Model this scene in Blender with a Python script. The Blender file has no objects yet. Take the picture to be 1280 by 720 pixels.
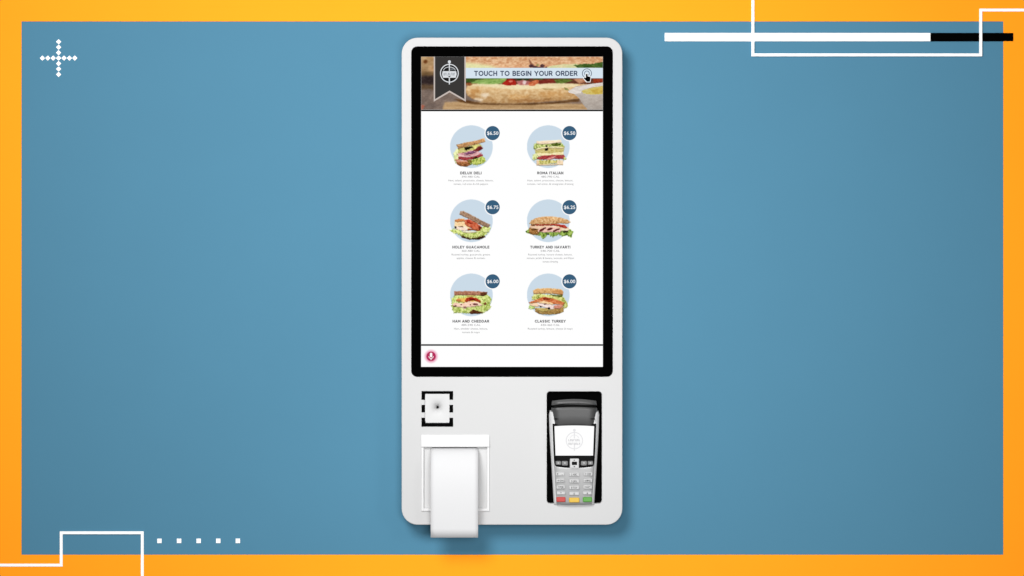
import bpy, math
import numpy as np

C = bpy.context.scene.collection
S = 0.0016                 # metres per photo pixel on the kiosk's front plane
H0 = 1.35                  # height of the picture centre above the floor
WALL_Y = 0.052             # the wall stands 5.2 cm behind the kiosk's front
LENS, SENSOR = 85.0, 36.0
DIST = 1280 * S * LENS / SENSOR
KW = (DIST + WALL_Y) / DIST    # the wall drawing's real size is a little larger


def X(px): return (px - 640.0) * S
def Z(py): return H0 + (360.0 - py) * S
def lin(c):
    out = []
    for v in c[:3]:
        v = v / 255.0
        out.append(v / 12.92 if v <= 0.04045 else ((v + 0.055) / 1.055) ** 2.4)
    return tuple(out) + (1.0,)


# ------------------------------------------------------------------ materials
def surf(name, col, rough=0.5, spec=0.3, metal=0.0, bump=0.0, bscale=900.0, mottling=0.0):
    m = bpy.data.materials.new(name); m.use_nodes = True
    nt = m.node_tree; b = nt.nodes['Principled BSDF']
    b.inputs['Base Color'].default_value = col
    b.inputs['Roughness'].default_value = rough
    b.inputs['Specular IOR Level'].default_value = spec
    b.inputs['Metallic'].default_value = metal
    tc = nt.nodes.new('ShaderNodeTexCoord')
    if bump:
        n = nt.nodes.new('ShaderNodeTexNoise'); n.inputs['Scale'].default_value = bscale
        n.inputs['Detail'].default_value = 3
        nt.links.new(tc.outputs['Object'], n.inputs['Vector'])
        bp = nt.nodes.new('ShaderNodeBump'); bp.inputs['Strength'].default_value = bump
        bp.inputs['Distance'].default_value = 0.0006
        nt.links.new(n.outputs['Fac'], bp.inputs['Height'])
        nt.links.new(bp.outputs['Normal'], b.inputs['Normal'])
    if mottling:
        n2 = nt.nodes.new('ShaderNodeTexNoise'); n2.inputs['Scale'].default_value = 9.0
        n2.inputs['Detail'].default_value = 5
        nt.links.new(tc.outputs['Object'], n2.inputs['Vector'])
        rp = nt.nodes.new('ShaderNodeValToRGB')
        lo = tuple(v * (1 - mottling) for v in col[:3]) + (1,)
        hi = tuple(min(1, v * (1 + mottling)) for v in col[:3]) + (1,)
        rp.color_ramp.elements[0].color = lo; rp.color_ramp.elements[0].position = 0.3
        rp.color_ramp.elements[1].color = hi; rp.color_ramp.elements[1].position = 0.7
        nt.links.new(n2.outputs['Fac'], rp.inputs['Fac'])
        nt.links.new(rp.outputs['Color'], b.inputs['Base Color'])
    return m


def glow(name, rgb):
    """Lit screen content: one flat display colour (given in sRGB 0-255)."""
    m = bpy.data.materials.new(name); m.use_nodes = True
    nt = m.node_tree; nt.nodes.clear()
    o = nt.nodes.new('ShaderNodeOutputMaterial'); e = nt.nodes.new('ShaderNodeEmission')
    e.inputs['Color'].default_value = lin(rgb); e.inputs['Strength'].default_value = 1.0
    nt.links.new(e.outputs[0], o.inputs[0])
    return m


def glow_picture(name):
    """Lit screen content: a picture stored as the screen mesh's own colours."""
    m = bpy.data.materials.new(name); m.use_nodes = True
    nt = m.node_tree; nt.nodes.clear()
    o = nt.nodes.new('ShaderNodeOutputMaterial'); e = nt.nodes.new('ShaderNodeEmission')
    a = nt.nodes.new('ShaderNodeVertexColor'); a.layer_name = 'picture'
    nt.links.new(a.outputs['Color'], e.inputs['Color'])
    nt.links.new(e.outputs[0], o.inputs[0])
    return m


def g(v): return (v, v, v, 1)

M = dict(
    wall=surf('blue_wall_paint', (0.0605, 0.1800, 0.2700, 1), 0.75, 0.12, bump=0.10, bscale=420, mottling=0.008),
    orange=surf('orange_paint', (0.98, 0.300, 0.0075, 1), 0.7, 0.1, bump=0.06, bscale=420, mottling=0.01),
    linepaint=surf('white_line_paint', g(0.88), 0.7, 0.1),
    blackpaint=surf('black_line_paint', g(0.001), 0.8, 0.0),
    housing=surf('light_grey_plastic', g(0.43), 0.45, 0.25, bump=0.05, bscale=1500),
    hood=surf('white_plastic', g(0.56), 0.4, 0.3),
    scanplate=surf('frosted_scanner_plate', g(0.48), 0.5, 0.2),
    well=surf('pale_grey_plastic', g(0.50), 0.5, 0.2),
    bezel=surf('black_glass', g(0.0008), 0.5, 0.0),
    tray=surf('black_matte_plastic', g(0.0012), 0.6, 0.0),
    ink=surf('black_ink', g(0.002), 0.7, 0.0),
    paper=surf('thermal_paper', (0.535, 0.535, 0.54, 1), 0.8, 0.05, bump=0.03, bscale=700),
    silver=surf('silver_plastic', g(0.28), 0.32, 0.5, metal=0.15),
    rail=surf('bright_silver_rail', g(0.49), 0.3, 0.5),
    darkgrey=surf('dark_grey_plastic', g(0.037), 0.42, 0.35),
    midgrey=surf('mid_grey_plastic', g(0.055), 0.4, 0.35),
    tblack=surf('terminal_black', g(0.0025), 0.4, 0.03),
    key=surf('pale_grey_key', g(0.37), 0.4, 0.4),
    navkey=surf('grey_navigation_key', g(0.09), 0.4, 0.4),
    keyink=surf('key_ink', g(0.02), 0.7, 0.0),
    red=surf('red_key', lin((160, 32, 24)), 0.4, 0.3),
    yellow=surf('yellow_key', lin((186, 150, 34)), 0.4, 0.3),
    green=surf('green_key', lin((64, 130, 36)), 0.4, 0.3),
    lensglass=surf('lens_glass', g(0.001), 0.7, 0.0),
    white=glow('screen_white', (255, 255, 255)),
    sblack=glow('screen_black', (6, 6, 6)),
    pic=glow_picture('screen_picture'),
    ribbon=glow('ribbon_charcoal', (58, 56, 55)),
    trim=glow('ribbon_trim', (200, 188, 181)),
    logo=glow('logo_pale_grey', (222, 226, 230)),
    logodark=glow('logo_dark', (26, 26, 26)),
    logomid=glow('logo_mid_grey', (120, 126, 132)),
    bar=glow('prompt_pale_blue', (215, 229, 240)),
    prompt=glow('prompt_slate', (66, 76, 98)),
    tag=glow('price_navy', (58, 95, 124)),
    title=glow('caption_dark_grey', (100, 100, 102)),
    body=glow('caption_mid_grey', (122, 122, 124)),
    mic=glow('microphone_crimson', (182, 48, 92)),
    tlogo=glow('terminal_logo_grey', (230, 230, 232)),
    tlogo2=glow('terminal_logo_dark_grey', (198, 198, 201)),
)
GLOWS = [glow('microphone_halo', tuple(int(255 - (255 - c) * a) for c in (222, 96, 140))) for a in (0.10, 0.22, 0.38, 0.55)]


# ------------------------------------------------------------------ mesh building
class MB:
    """Collects shapes; build() links them as ONE mesh object."""
    def __init__(self): self.v = []; self.f = []; self.mi = []; self.sm = []; self.mats = []
    def mat(self, m):
        if m not in self.mats: self.mats.append(m)
        return self.mats.index(m)
    def add(self, verts, faces, m, smooth=False):
        k = len(self.v); i = self.mat(m)
        self.v += [tuple(p) for p in verts]
        for f in faces:
            self.f.append([k + a for a in f]); self.mi.append(i); self.sm.append(smooth)
    def build(self, name, parent=None, origin=None):
        me = bpy.data.meshes.new(name)
        o = bpy.data.objects.new(name, me)
        vs = self.v
        base = (0, 0, 0)
        if parent is not None:
            base = ROOTS[parent.name]
            ROOTS[name if False else o.name] = base
        elif origin is not None:
            base = origin
        vs = [(p[0] - base[0], p[1] - base[1], p[2] - base[2]) for p in vs]
        me.from_pydata(vs, [], self.f)
        for m in self.mats: me.materials.append(m)
        me.polygons.foreach_set('material_index', self.mi)
        me.polygons.foreach_set('use_smooth', self.sm)
        me.update()
        C.objects.link(o)
        if parent is not None: o.parent = parent
        elif origin is not None: o.location = origin
        ROOTS.setdefault(o.name, base)
        return o

    # ---- shapes, in photo pixels for x / z and metres for depth
    def poly(self, pts, y, m):
        """flat sheet facing the viewer, points clockwise or not"""
        P = [(X(a), y, Z(b)) for a, b in pts]
        ar = sum(P[i][0] * P[(i + 1) % len(P)][2] - P[(i + 1) % len(P)][0] * P[i][2] for i in range(len(P)))
        if ar < 0: P = P[::-1]
        self.add(P, [list(range(len(P)))], m)
    def rect(self, x0, y0, x1, y1, y, m): self.poly([(x0, y0), (x0, y1), (x1, y1), (x1, y0)], y, m)
    def disc(self, cx, cy, r, y, m, n=48):
        self.poly([(cx + r * math.cos(2 * math.pi * i / n), cy + r * math.sin(2 * math.pi * i / n)) for i in range(n)], y, m)
    def ring(self, cx, cy, r0, r1, y, m, n=56, a0=0.0, a1=360.0):
        full = abs(a1 - a0) >= 360
        k = n if full else n + 1
        vs = []
        for i in range(k):
            a = math.radians(a0 + (a1 - a0) * i / n)
            for r in (r0, r1): vs.append((X(cx + r * math.cos(a)), y, Z(cy + r * math.sin(a))))
        fs = []
        for i in range(n):
            j = (i + 1) % k
            fs.append([2 * i, 2 * i + 1, 2 * j + 1, 2 * j])
        self.add(vs, fs, m)
    def prism(self, outline, yf, yb, m, bevel=None, seg=4):
        """outline(inset) -> list of pixel points; front at yf, back at yb, rounded front edge"""
        rings = []
        if bevel:
            for i in range(seg + 1):
                a = math.pi / 2 * i / seg
                ins = bevel * (1 - math.cos(a)); d = bevel * S * (1 - math.sin(a))
                # i=0: side wall start (inset 0, depth bevel); i=seg: front (inset bevel, depth 0)
                rings.append((ins, yf + d))
        else:
            rings.append((0.0, yf))
        rings = [(0.0, yb)] + rings
        vs = []; n = None
        for ins, y in rings:
            P = outline(ins)
            ar = sum((P[i][0] * P[(i + 1) % len(P)][1] - P[(i + 1) % len(P)][0] * P[i][1]) for i in range(len(P)))
            if ar > 0: P = P[::-1]      # pixel y runs down: make it counter-clockwise for the viewer
            n = len(P)
            vs += [(X(a), y, Z(b)) for a, b in P]
        sides = []
        for k in range(len(rings) - 1):
            for i in range(n):
                j = (i + 1) % n
                sides.append([k * n + i, k * n + j, (k + 1) * n + j, (k + 1) * n + i])
        self.add(vs, sides, m, smooth=False)
        L = (len(rings) - 1) * n
        k0 = len(self.v) - len(vs); mi = self.mat(m)
        self.f.append([k0 + L + i for i in range(n)]); self.mi.append(mi); self.sm.append(False)
        self.f.append([k0 + i for i in range(n)][::-1]); self.mi.append(mi); self.sm.append(False)
    def rbox(self, x0, y0, x1, y1, r, yf, yb, m, bevel=None, seg=4):
        self.prism(lambda ins: rrect(x0 + ins, y0 + ins, x1 - ins, y1 - ins, max(r - ins, 0.02)), yf, yb, m, bevel, seg)
    def text(self, s, cx, cy, width, cap, y, m, bold=0.0, spacing=1.0):
        """lettering fitted to a width and cap height (photo pixels), centred on cx, cy"""
        vs, fs, hc = text_mesh(s, bold, spacing)
        x0 = min(p[0] for p in vs); x1 = max(p[0] for p in vs)
        kx = width / (x1 - x0); kz = cap / hc
        self.add([(X(cx - width / 2 + (p[0] - x0) * kx), y, Z(cy + cap / 2 - p[1] * kz)) for p in vs], fs, m)


ROOTS = {}
_tc = {}


def text_mesh(s, bold, spacing):
    key = (s, bold, spacing)
    if key in _tc: return _tc[key]
    def conv(t):
        cu = bpy.data.curves.new('lettering', 'FONT'); cu.body = t
        cu.offset = bold; cu.space_character = spacing; cu.resolution_u = 3
        o = bpy.data.objects.new('lettering', cu); C.objects.link(o)
        dg = bpy.context.evaluated_depsgraph_get()
        me = bpy.data.meshes.new_from_object(o.evaluated_get(dg))
        vs = [tuple(v.co) for v in me.vertices]; fs = [list(p.vertices) for p in me.polygons]
        bpy.data.objects.remove(o); bpy.data.meshes.remove(me); bpy.data.curves.remove(cu)
        return vs, fs
    vs, fs = conv(s)
    hv, _ = conv('H')
    hc = max(p[1] for p in hv) - min(p[1] for p in hv)
    _tc[key] = (vs, fs, hc)
    return _tc[key]


def arc(cx, cy, rx, ry, a0, a1, n=14):
    return [(cx + rx * math.cos(math.radians(a0 + (a1 - a0) * i / n)), cy + ry * math.sin(math.radians(a0 + (a1 - a0) * i / n))) for i in range(n + 1)]


# wide geometric capitals as centre-line strokes on a cap height of 1
CAPS = {
    'A': (0.86, [[(0.0, 0), (0.43, 1)], [(0.43, 1), (0.86, 0)], [(0.17, 0.30), (0.69, 0.30)]]),
    'B': (0.66, [[(0, 0), (0, 1)], [(0, 1), (0.38, 1)] + arc(0.38, 0.76, 0.22, 0.24, 90, -90) + [(0, 0.52)], [(0, 0.52), (0.40, 0.52)] + arc(0.40, 0.26, 0.26, 0.26, 90, -90) + [(0, 0)]]),
    'C': (0.86, [arc(0.5, 0.5, 0.5, 0.5, 46, 314, 24)]),
    'D': (0.80, [[(0, 0), (0, 1), (0.32, 1)] + arc(0.32, 0.5, 0.48, 0.5, 90, -90, 18) + [(0, 0)]]),
    'E': (0.60, [[(0.60, 1), (0, 1), (0, 0), (0.62, 0)], [(0, 0.52), (0.54, 0.52)]]),
    'G': (0.95, [arc(0.5, 0.5, 0.5, 0.5, 46, 322, 24) + [(0.90, 0.44), (0.54, 0.44)]]),
    'H': (0.74, [[(0, 0), (0, 1)], [(0.74, 0), (0.74, 1)], [(0, 0.5), (0.74, 0.5)]]),
    'I': (0.0, [[(0, 0), (0, 1)]]),
    'K': (0.70, [[(0, 0), (0, 1)], [(0.66, 1), (0, 0.36)], [(0.24, 0.58), (0.70, 0)]]),
    'L': (0.58, [[(0, 1), (0, 0), (0.58, 0)]]),
    'M': (0.90, [[(0, 0), (0, 1), (0.45, 0.36), (0.90, 1), (0.90, 0)]]),
    'N': (0.76, [[(0, 0), (0, 1), (0.76, 0), (0.76, 1)]]),
    'O': (1.0, [arc(0.5, 0.5, 0.5, 0.5, 0, 360, 30)]),
    'R': (0.68, [[(0, 0), (0, 1), (0.38, 1)] + arc(0.38, 0.72, 0.27, 0.28, 90, -90) + [(0, 0.44)], [(0.36, 0.44), (0.68, 0)]]),
    'S': (0.62, [arc(0.32, 0.75, 0.28, 0.25, 40, 270, 14)[:-1] + arc(0.32, 0.25, 0.30, 0.25, 90, -140, 14)]),
    'T': (0.74, [[(0, 1), (0.74, 1)], [(0.37, 1), (0.37, 0)]]),
    'U': (0.72, [[(0, 1), (0, 0.36)] + arc(0.36, 0.36, 0.36, 0.36, 180, 360) + [(0.72, 1)]]),
    'V': (0.84, [[(0, 1), (0.42, 0), (0.84, 1)]]),
    'X': (0.74, [[(0, 1), (0.74, 0)], [(0, 0), (0.74, 1)]]),
    'Y': (0.80, [[(0, 1), (0.40, 0.46), (0.80, 1)], [(0.40, 0.46), (0.40, 0)]]),
}


def caps_text(mb, s, cx, cy, width, cap, y, m, thick=0.17, gap=0.30):
    """geometric capitals fitted to a width, each stroke a flat band"""
    pen = 0.0; strokes = []
    h = 1 - thick
    for ch in s:
        if ch == ' ': pen += 0.62; continue
        w_, st = CAPS[ch]
        for L in st: strokes.append([(pen + p[0], p[1]) for p in L])
        pen += w_ + gap
    tot = pen - gap + thick
    kx = width / tot; kz = cap
    n = 0
    for L in strokes:
        for (ax, ay), (bx, by) in zip(L, L[1:]):
            ax2, ay2, bx2, by2 = (ax + thick / 2) * kx, (thick / 2 + ay * h) * kz, (bx + thick / 2) * kx, (thick / 2 + by * h) * kz
            dx, dy = bx2 - ax2, by2 - ay2; l_ = math.hypot(dx, dy)
            if l_ < 1e-9: continue
            t_ = thick * cap / 2
            ux, uy = dx / l_ * t_, dy / l_ * t_
            e = 0.7 if len(L) > 4 else 1.0
            P = [(ax2 - ux * e + uy, ay2 - uy * e - ux), (bx2 + ux * e + uy, by2 + uy * e - ux), (bx2 + ux * e - uy, by2 + uy * e + ux), (ax2 - ux * e - uy, ay2 - uy * e + ux)]
            mb.poly([(cx - width / 2 + p[0], cy + cap / 2 - p[1]) for p in P], y - 0.000001 * (n % 40), m); n += 1


def rrect(x0, y0, x1, y1, r, n=8):
    pts = []
    for cx, cy, a in ((x1 - r, y0 + r, -90), (x1 - r, y1 - r, 0), (x0 + r, y1 - r, 90), (x0 + r, y0 + r, 180)):
        for i in range(n + 1):
            t = math.radians(a + 90 * i / n)
            pts.append((cx + r * math.cos(t), cy + r * math.sin(t)))
    return pts


def thing(name, loc, label, cat, group=None):
    o = bpy.data.objects.new(name, None); C.objects.link(o); o.location = loc
    o.empty_display_size = 0.05
    ROOTS[o.name] = loc
    tag(o, label, cat, group)
    return o


def tag(o, label=None, cat=None, group=None, kind=None):
    if label: o['label'] = label
    if cat: o['category'] = cat
    if group: o['group'] = group
    if kind: o['kind'] = kind
    return o


# ------------------------------------------------------------------ screen pictures
class Canvas:
    """A picture shown on a screen, painted cell by cell from code."""
    def __init__(self, x0, y0, x1, y1, cell, bg=(255, 255, 255)):
        self.x0, self.y0 = x0, y0
        self.nx = int(round((x1 - x0) / cell)) + 1; self.ny = int(round((y1 - y0) / cell)) + 1
        self.cell = cell; self.fine = 0.5; self.edge = False
        self.gx, self.gy = np.meshgrid(x0 + np.arange(self.nx) * cell, y0 + np.arange(self.ny) * cell)
        self.rgb = np.ones((self.ny, self.nx, 3)) * np.array(bg, float)
        self.mask = np.zeros((self.ny, self.nx), bool)
    def noise(self, sx, sy, seed, octaves=3):
        out = np.zeros((self.ny, self.nx)); amp = 1.0; tot = 0
        for k in range(octaves):
            r = np.random.RandomState(seed * 31 + k * 7 + 3)
            grid = r.rand(67, 67) * 2 - 1
            u = (self.gx - self.x0) / sx * 2 ** k + seed * 1.7; v = (self.gy - self.y0) / sy * 2 ** k + seed * 2.3
            iu = np.floor(u).astype(int); iv = np.floor(v).astype(int)
            fu = u - iu; fv = v - iv; fu = fu * fu * (3 - 2 * fu); fv = fv * fv * (3 - 2 * fv)
            iu0 = iu % 67; iv0 = iv % 67; iu1 = (iu + 1) % 67; iv1 = (iv + 1) % 67
            out += amp * ((grid[iv0, iu0] * (1 - fu) + grid[iv0, iu1] * fu) * (1 - fv) + (grid[iv1, iu0] * (1 - fu) + grid[iv1, iu1] * fu) * fv)
            tot += amp; amp *= 0.55
        return out / tot
    def inside(self, pts, warp=0.0, wscale=3.0, seed=1):
        gx, gy = self.gx, self.gy
        if warp:
            gx = gx + warp * 2 * self.noise(wscale, wscale, seed, 2); gy = gy + warp * 2 * self.noise(wscale, wscale, seed + 50, 2)
        c = np.zeros(gx.shape, bool); n = len(pts)
        for i in range(n):
            xa, ya = pts[i]; xb, yb = pts[(i + 1) % n]
            if ya == yb: continue
            cr = ((ya > gy) != (yb > gy)) & (gx < (xb - xa) * (gy - ya) / (yb - ya) + xa)
            c ^= cr
        return c
    def put(self, mask, col, own=True):
        self.rgb[mask] = col[mask] if getattr(col, 'ndim', 1) == 3 else np.array(col, float)
        if own: self.mask |= mask
    def tex(self, c1, c2, sx, sy, seed, octaves=3, contrast=1.6):
        t = np.clip(0.5 + contrast * 0.5 * self.noise(sx, sy, seed, octaves), 0, 1)[..., None]
        return np.array(c1, float) * (1 - t) + np.array(c2, float) * t
    def layer(self, pts, c1, c2, sx=3.0, sy=3.0, seed=1, warp=0.4, wscale=3.0, shade=None, octaves=3, contrast=1.6, soft=0):
        f = self.fine
        m = self.inside(pts, warp * (0.35 + 0.65 * f), wscale * f, seed + 11)
        col = self.tex(c1, c2, sx * f, sy * f, seed, octaves + 1, contrast * 1.35)
        if shade:      # light from above in the pictured food: top / bottom factors
            ya = min(p[1] for p in pts); yb = max(p[1] for p in pts)
            t = np.clip((self.gy - ya) / max(yb - ya, 1e-6), 0, 1)[..., None]
            col = np.clip(col * (shade[0] * (1 - t) + shade[1] * t), 0, 255)
        if self.edge:      # thickness of each slice: light along its top, dark gap under it
            lower = m & ~np.roll(m, -2, 0); upper = m & ~np.roll(m, 1, 0)
            col = col.copy(); col[upper] = np.clip(col[upper] * 1.10, 0, 255)
            col[lower] = col[lower] * 0.62
        self.put(m, col)
        return m
    def disc(self, cx, cy, rx, ry, c1, c2=None, seed=1, warp=0.3, sx=1.5, only=None):
        m = ((self.gx + warp * self.noise(2, 2, seed, 2) - cx) / rx) ** 2 + ((self.gy + warp * self.noise(2, 2, seed + 9, 2) - cy) / ry) ** 2 < 1
        if only is not None: m &= only
        self.put(m, self.tex(c1, c2 or c1, sx, sx, seed))
    def speckle(self, mask, n, cols, r, seed):
        """crumbs, seeds and crust flecks scattered over a painted area"""
        ys, xs = np.nonzero(mask)
        if not len(xs): return
        rs = np.random.RandomState(seed)
        for i in range(n):
            k = rs.randint(len(xs)); cx = self.gx[ys[k], xs[k]]; cy = self.gy[ys[k], xs[k]]
            rr = r * (0.6 + 0.8 * rs.rand())
            m = (((self.gx - cx) / rr) ** 2 + ((self.gy - cy) / (rr * 0.7)) ** 2 < 1) & mask
            self.rgb[m] = 0.3 * self.rgb[m] + 0.7 * np.array(cols[rs.randint(len(cols))], float)
    def finish(self, mask, amp=16, gain=1.12):
        """crisp small detail and contrast, as in a sharp food photograph"""
        n1 = self.noise(0.9, 0.7, 401, 2); n2 = self.noise(2.2, 1.1, 402, 2)
        lum = (self.rgb[mask] @ np.array([0.3, 0.59, 0.11]))[:, None]
        t = (lum - 128) * gain + 128 + (self.rgb[mask] - lum) * 0.92
        self.rgb[mask] = np.clip(t + (n1[mask] * amp * 0.55 + n2[mask] * amp * 0.9)[:, None], 4, 252)
    def blur(self, k=1, times=1):
        for _ in range(times):
            p = np.pad(self.rgb, ((k, k), (k, k), (0, 0)), mode='edge'); acc = 0
            for dy in range(2 * k + 1):
                for dx in range(2 * k + 1): acc = acc + p[dy:dy + self.ny, dx:dx + self.nx]
            self.rgb = acc / (2 * k + 1) ** 2
    def build(self, name, y, parent):
        keepv = self.mask
        fm = keepv[:-1, :-1] | keepv[1:, :-1] | keepv[:-1, 1:] | keepv[1:, 1:]
        idx = np.arange(self.nx * self.ny).reshape(self.ny, self.nx)
        a = idx[:-1, :-1][fm]; b = idx[1:, :-1][fm]; c = idx[1:, 1:][fm]; d = idx[:-1, 1:][fm]
        faces = np.stack([a, b, c, d], 1)
        used, inv = np.unique(faces, return_inverse=True)
        faces = inv.reshape(-1, 4)
        base = ROOTS[parent.name]
        co = np.stack([(self.gx.ravel()[used] - 640) * S - base[0], np.full(len(used), y - base[1]), H0 + (360 - self.gy.ravel()[used]) * S - base[2]], 1)
        me = bpy.data.meshes.new(name)
        me.vertices.add(len(used)); me.vertices.foreach_set('co', co.astype(np.float32).ravel())
        n = len(faces)
        me.loops.add(n * 4); me.loops.foreach_set('vertex_index', faces.astype(np.int32).ravel())
        me.polygons.add(n); me.polygons.foreach_set('loop_start', (np.arange(n) * 4).astype(np.int32))
        me.update(calc_edges=True)
        s = np.clip(self.rgb.reshape(-1, 3)[used] / 255.0, 0, 1)
        l = np.where(s <= 0.04045, s / 12.92, ((s + 0.055) / 1.055) ** 2.4)
        at = me.color_attributes.new('picture', 'FLOAT_COLOR', 'POINT')
        at.data.foreach_set('color', np.concatenate([l, np.ones((len(l), 1))], 1).astype(np.float32).ravel())
        me.materials.append(M['pic'])
        me.validate()
        o = bpy.data.objects.new(name, me); C.objects.link(o); o.parent = parent
        ROOTS[o.name] = base
        return o


def menu_canvas(cx, cy):
    c = Canvas(cx - 33, cy - 31.5, cx + 38, cy + 32, 0.35); c.edge = True
    d = (c.gx - cx) ** 2 + (c.gy - cy) ** 2 < 26.7 ** 2
    c.put(d, (203, 219, 232))
    ox, oy = cx - 33.3, cy - 31.4     # corner of the hand-measured outline grid
    def q(*pts): return [(ox + a / 11.25, oy + b / 11.25) for a, b in pts]
    return c, q


def lettuce(c, pts, seed, pal=((150, 172, 52), (206, 214, 108), (96, 122, 26)), warp=1.0):
    m = c.layer(pts, pal[0], pal[1], 2.6, 2.2, seed, warp, 2.6, shade=(1.06, 0.9))
    t = c.noise(1.3, 2.0, seed + 5, 3)
    k = np.clip((t - 0.05) * 3, 0, 1)[..., None]; c.rgb[m] = (c.rgb * (1 - k) + np.array(pal[1], float) * 1.02 * k)[m]
    k = np.clip((-t - 0.18) * 3, 0, 0.85)[..., None]; c.rgb[m] = (c.rgb * (1 - k) + np.array(pal[2], float) * k)[m]
    return m


def bread(c, pts, seed, top, low, warp=0.35, shade=(1.12, 0.82), n=70):
    m = c.layer(pts, top, low, 3.4, 2.0, seed, warp, 4.0, shade=shade, octaves=4)
    c.speckle(m, n, [tuple(v * 0.66 for v in low), tuple(min(255, v * 1.2) for v in top), low], 0.55, seed + 2)
    return m


def paint_deli(c, q):
    lettuce(c, q((128, 440), (170, 380), (215, 380), (205, 560), (150, 590), (125, 520)), 3, ((205, 214, 140), (226, 230, 168), (176, 190, 96)))
    c.layer(q((185, 385), (340, 345), (470, 312), (530, 345), (525, 385), (420, 420), (260, 440), (190, 465)), (168, 160, 70), (214, 206, 128), 2.5, 1.6, 4, 0.6)
    c.layer(q((270, 365), (330, 352), (385, 348), (395, 365), (330, 392), (300, 408), (285, 385)), (22, 20, 12), (66, 60, 22), 1.5, 1.5, 5, 0.6)
    c.layer(q((410, 345), (455, 330), (445, 395), (415, 400)), (206, 200, 90), (228, 220, 130), 2, 2, 6, 0.5)
    c.layer(q((370, 420), (440, 380), (470, 350), (510, 345), (540, 372), (500, 405), (440, 440), (360, 450)), (112, 36, 40), (158, 68, 62), 2, 1.4, 7, 0.6)
    c.layer(q((195, 440), (280, 440), (360, 405), (460, 420), (520, 440), (480, 480), (330, 490), (190, 480)), (190, 120, 128), (228, 178, 178), 3.5, 1.2, 8, 0.5)
    c.layer(q((270, 455), (330, 425), (400, 412), (455, 428), (380, 452), (300, 470)), (118, 62, 100), (166, 106, 146), 2.5, 1.2, 9, 0.5)
    c.layer(q((165, 450), (230, 470), (330, 488), (450, 462), (480, 452), (478, 475), (330, 508), (200, 498)), (240, 214, 208), (226, 150, 150), 3.5, 1.0, 10, 0.4)
    c.layer(q((185, 495), (330, 508), (470, 474), (530, 452), (540, 485), (430, 525), (300, 545), (190, 535)), (150, 40, 50), (198, 84, 86), 3, 1.2, 12, 0.5)
    c.layer(q((400, 505), (460, 490), (455, 525), (400, 535)), (40, 26, 14), (86, 60, 30), 2, 1.5, 13, 0.6)
    c.layer(q((150, 535), (300, 545), (410, 528), (360, 575), (170, 580)), (196, 116, 96), (222, 164, 132), 3, 1.2, 14, 0.6)
    bread(c, q((163, 575), (260, 566), (370, 572), (365, 605), (310, 637), (230, 632), (172, 608)), 15, (188, 122, 72), (140, 80, 40))
    lettuce(c, q((320, 555), (420, 532), (520, 492), (566, 515), (578, 560), (530, 600), (420, 614), (362, 602)), 16)
    c.layer(q((318, 545), (370, 535), (385, 575), (340, 592)), (176, 150, 64), (96, 70, 26), 1.6, 1.6, 17, 0.6)
    bread(c, q((162, 325), (300, 292), (420, 272), (556, 233), (573, 284), (470, 316), (340, 346), (190, 388)), 18, (218, 168, 114), (184, 124, 70))


def paint_italian(c, q):
    lettuce(c, q((165, 330), (200, 300), (560, 300), (610, 355), (560, 395), (330, 370), (180, 390)), 21, ((150, 170, 66), (204, 212, 130), (84, 104, 30)))
    c.layer(q((205, 275), (330, 268), (555, 255), (562, 300), (440, 310), (320, 322), (215, 318)), (244, 220, 186), (232, 204, 168), 3.5, 2, 22, 0.35, shade=(1.02, 0.96))
    c.layer(q((410, 315), (500, 300), (560, 312), (540, 338), (440, 345)), (66, 84, 18), (116, 132, 50), 2, 1.4, 23, 0.6)
    c.layer(q((185, 395), (330, 360), (600, 352), (592, 440), (420, 455), (200, 450)), (212, 200, 130), (178, 156, 74), 2.4, 1.6, 24, 0.6)
    c.layer(q((200, 380), (320, 356), (480, 348), (595, 362), (590, 385), (400, 372), (210, 402)), (240, 224, 176), (222, 200, 140), 3, 1, 25, 0.4)
    c.layer(q((325, 378), (375, 372), (372, 408), (332, 412)), (20, 16, 8), (50, 40, 14), 1.4, 1.4, 26, 0.4)
    c.layer(q((332, 335), (362, 330), (360, 358), (336, 358)), (30, 30, 10), (66, 62, 20), 1.4, 1.4, 27, 0.4)
    lettuce(c, q((160, 470), (215, 430), (260, 450), (230, 530), (175, 550), (150, 520)), 28, ((190, 200, 118), (214, 220, 150), (150, 166, 66)))
    c.layer(q((205, 440), (400, 448), (590, 428), (590, 470), (400, 482), (230, 492)), (226, 206, 140), (240, 226, 180), 3, 1.2, 29, 0.5)
    c.layer(q((215, 508), (300, 480), (450, 470), (600, 472), (620, 500), (580, 528), (430, 524), (300, 540), (225, 530)), (150, 34, 42), (206, 92, 90), 2.6, 1.2, 30, 0.5)
    c.layer(q((330, 535), (420, 500), (500, 485), (450, 520), (390, 548)), (232, 170, 160), (214, 120, 116), 2.6, 1.2, 31, 0.4)
    lettuce(c, q((590, 495), (630, 520), (625, 545), (585, 535)), 32)
    lettuce(c, q((225, 548), (330, 540), (470, 545), (540, 540), (500, 585), (330, 612), (240, 600)), 33, ((176, 168, 70), (216, 206, 128), (132, 126, 40)))
    c.layer(q((500, 545), (585, 545), (585, 602), (490, 606)), (236, 208, 172), (222, 190, 150), 3, 2, 34, 0.3)
    c.layer(q((205, 600), (420, 600), (585, 590), (582, 612), (400, 618), (212, 622)), (234, 208, 172), (214, 180, 136), 3, 1.5, 35, 0.3)
    c.layer(q((208, 540), (240, 545), (245, 615), (212, 620)), (232, 200, 160), (214, 176, 130), 2, 2, 36, 0.3)


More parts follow.
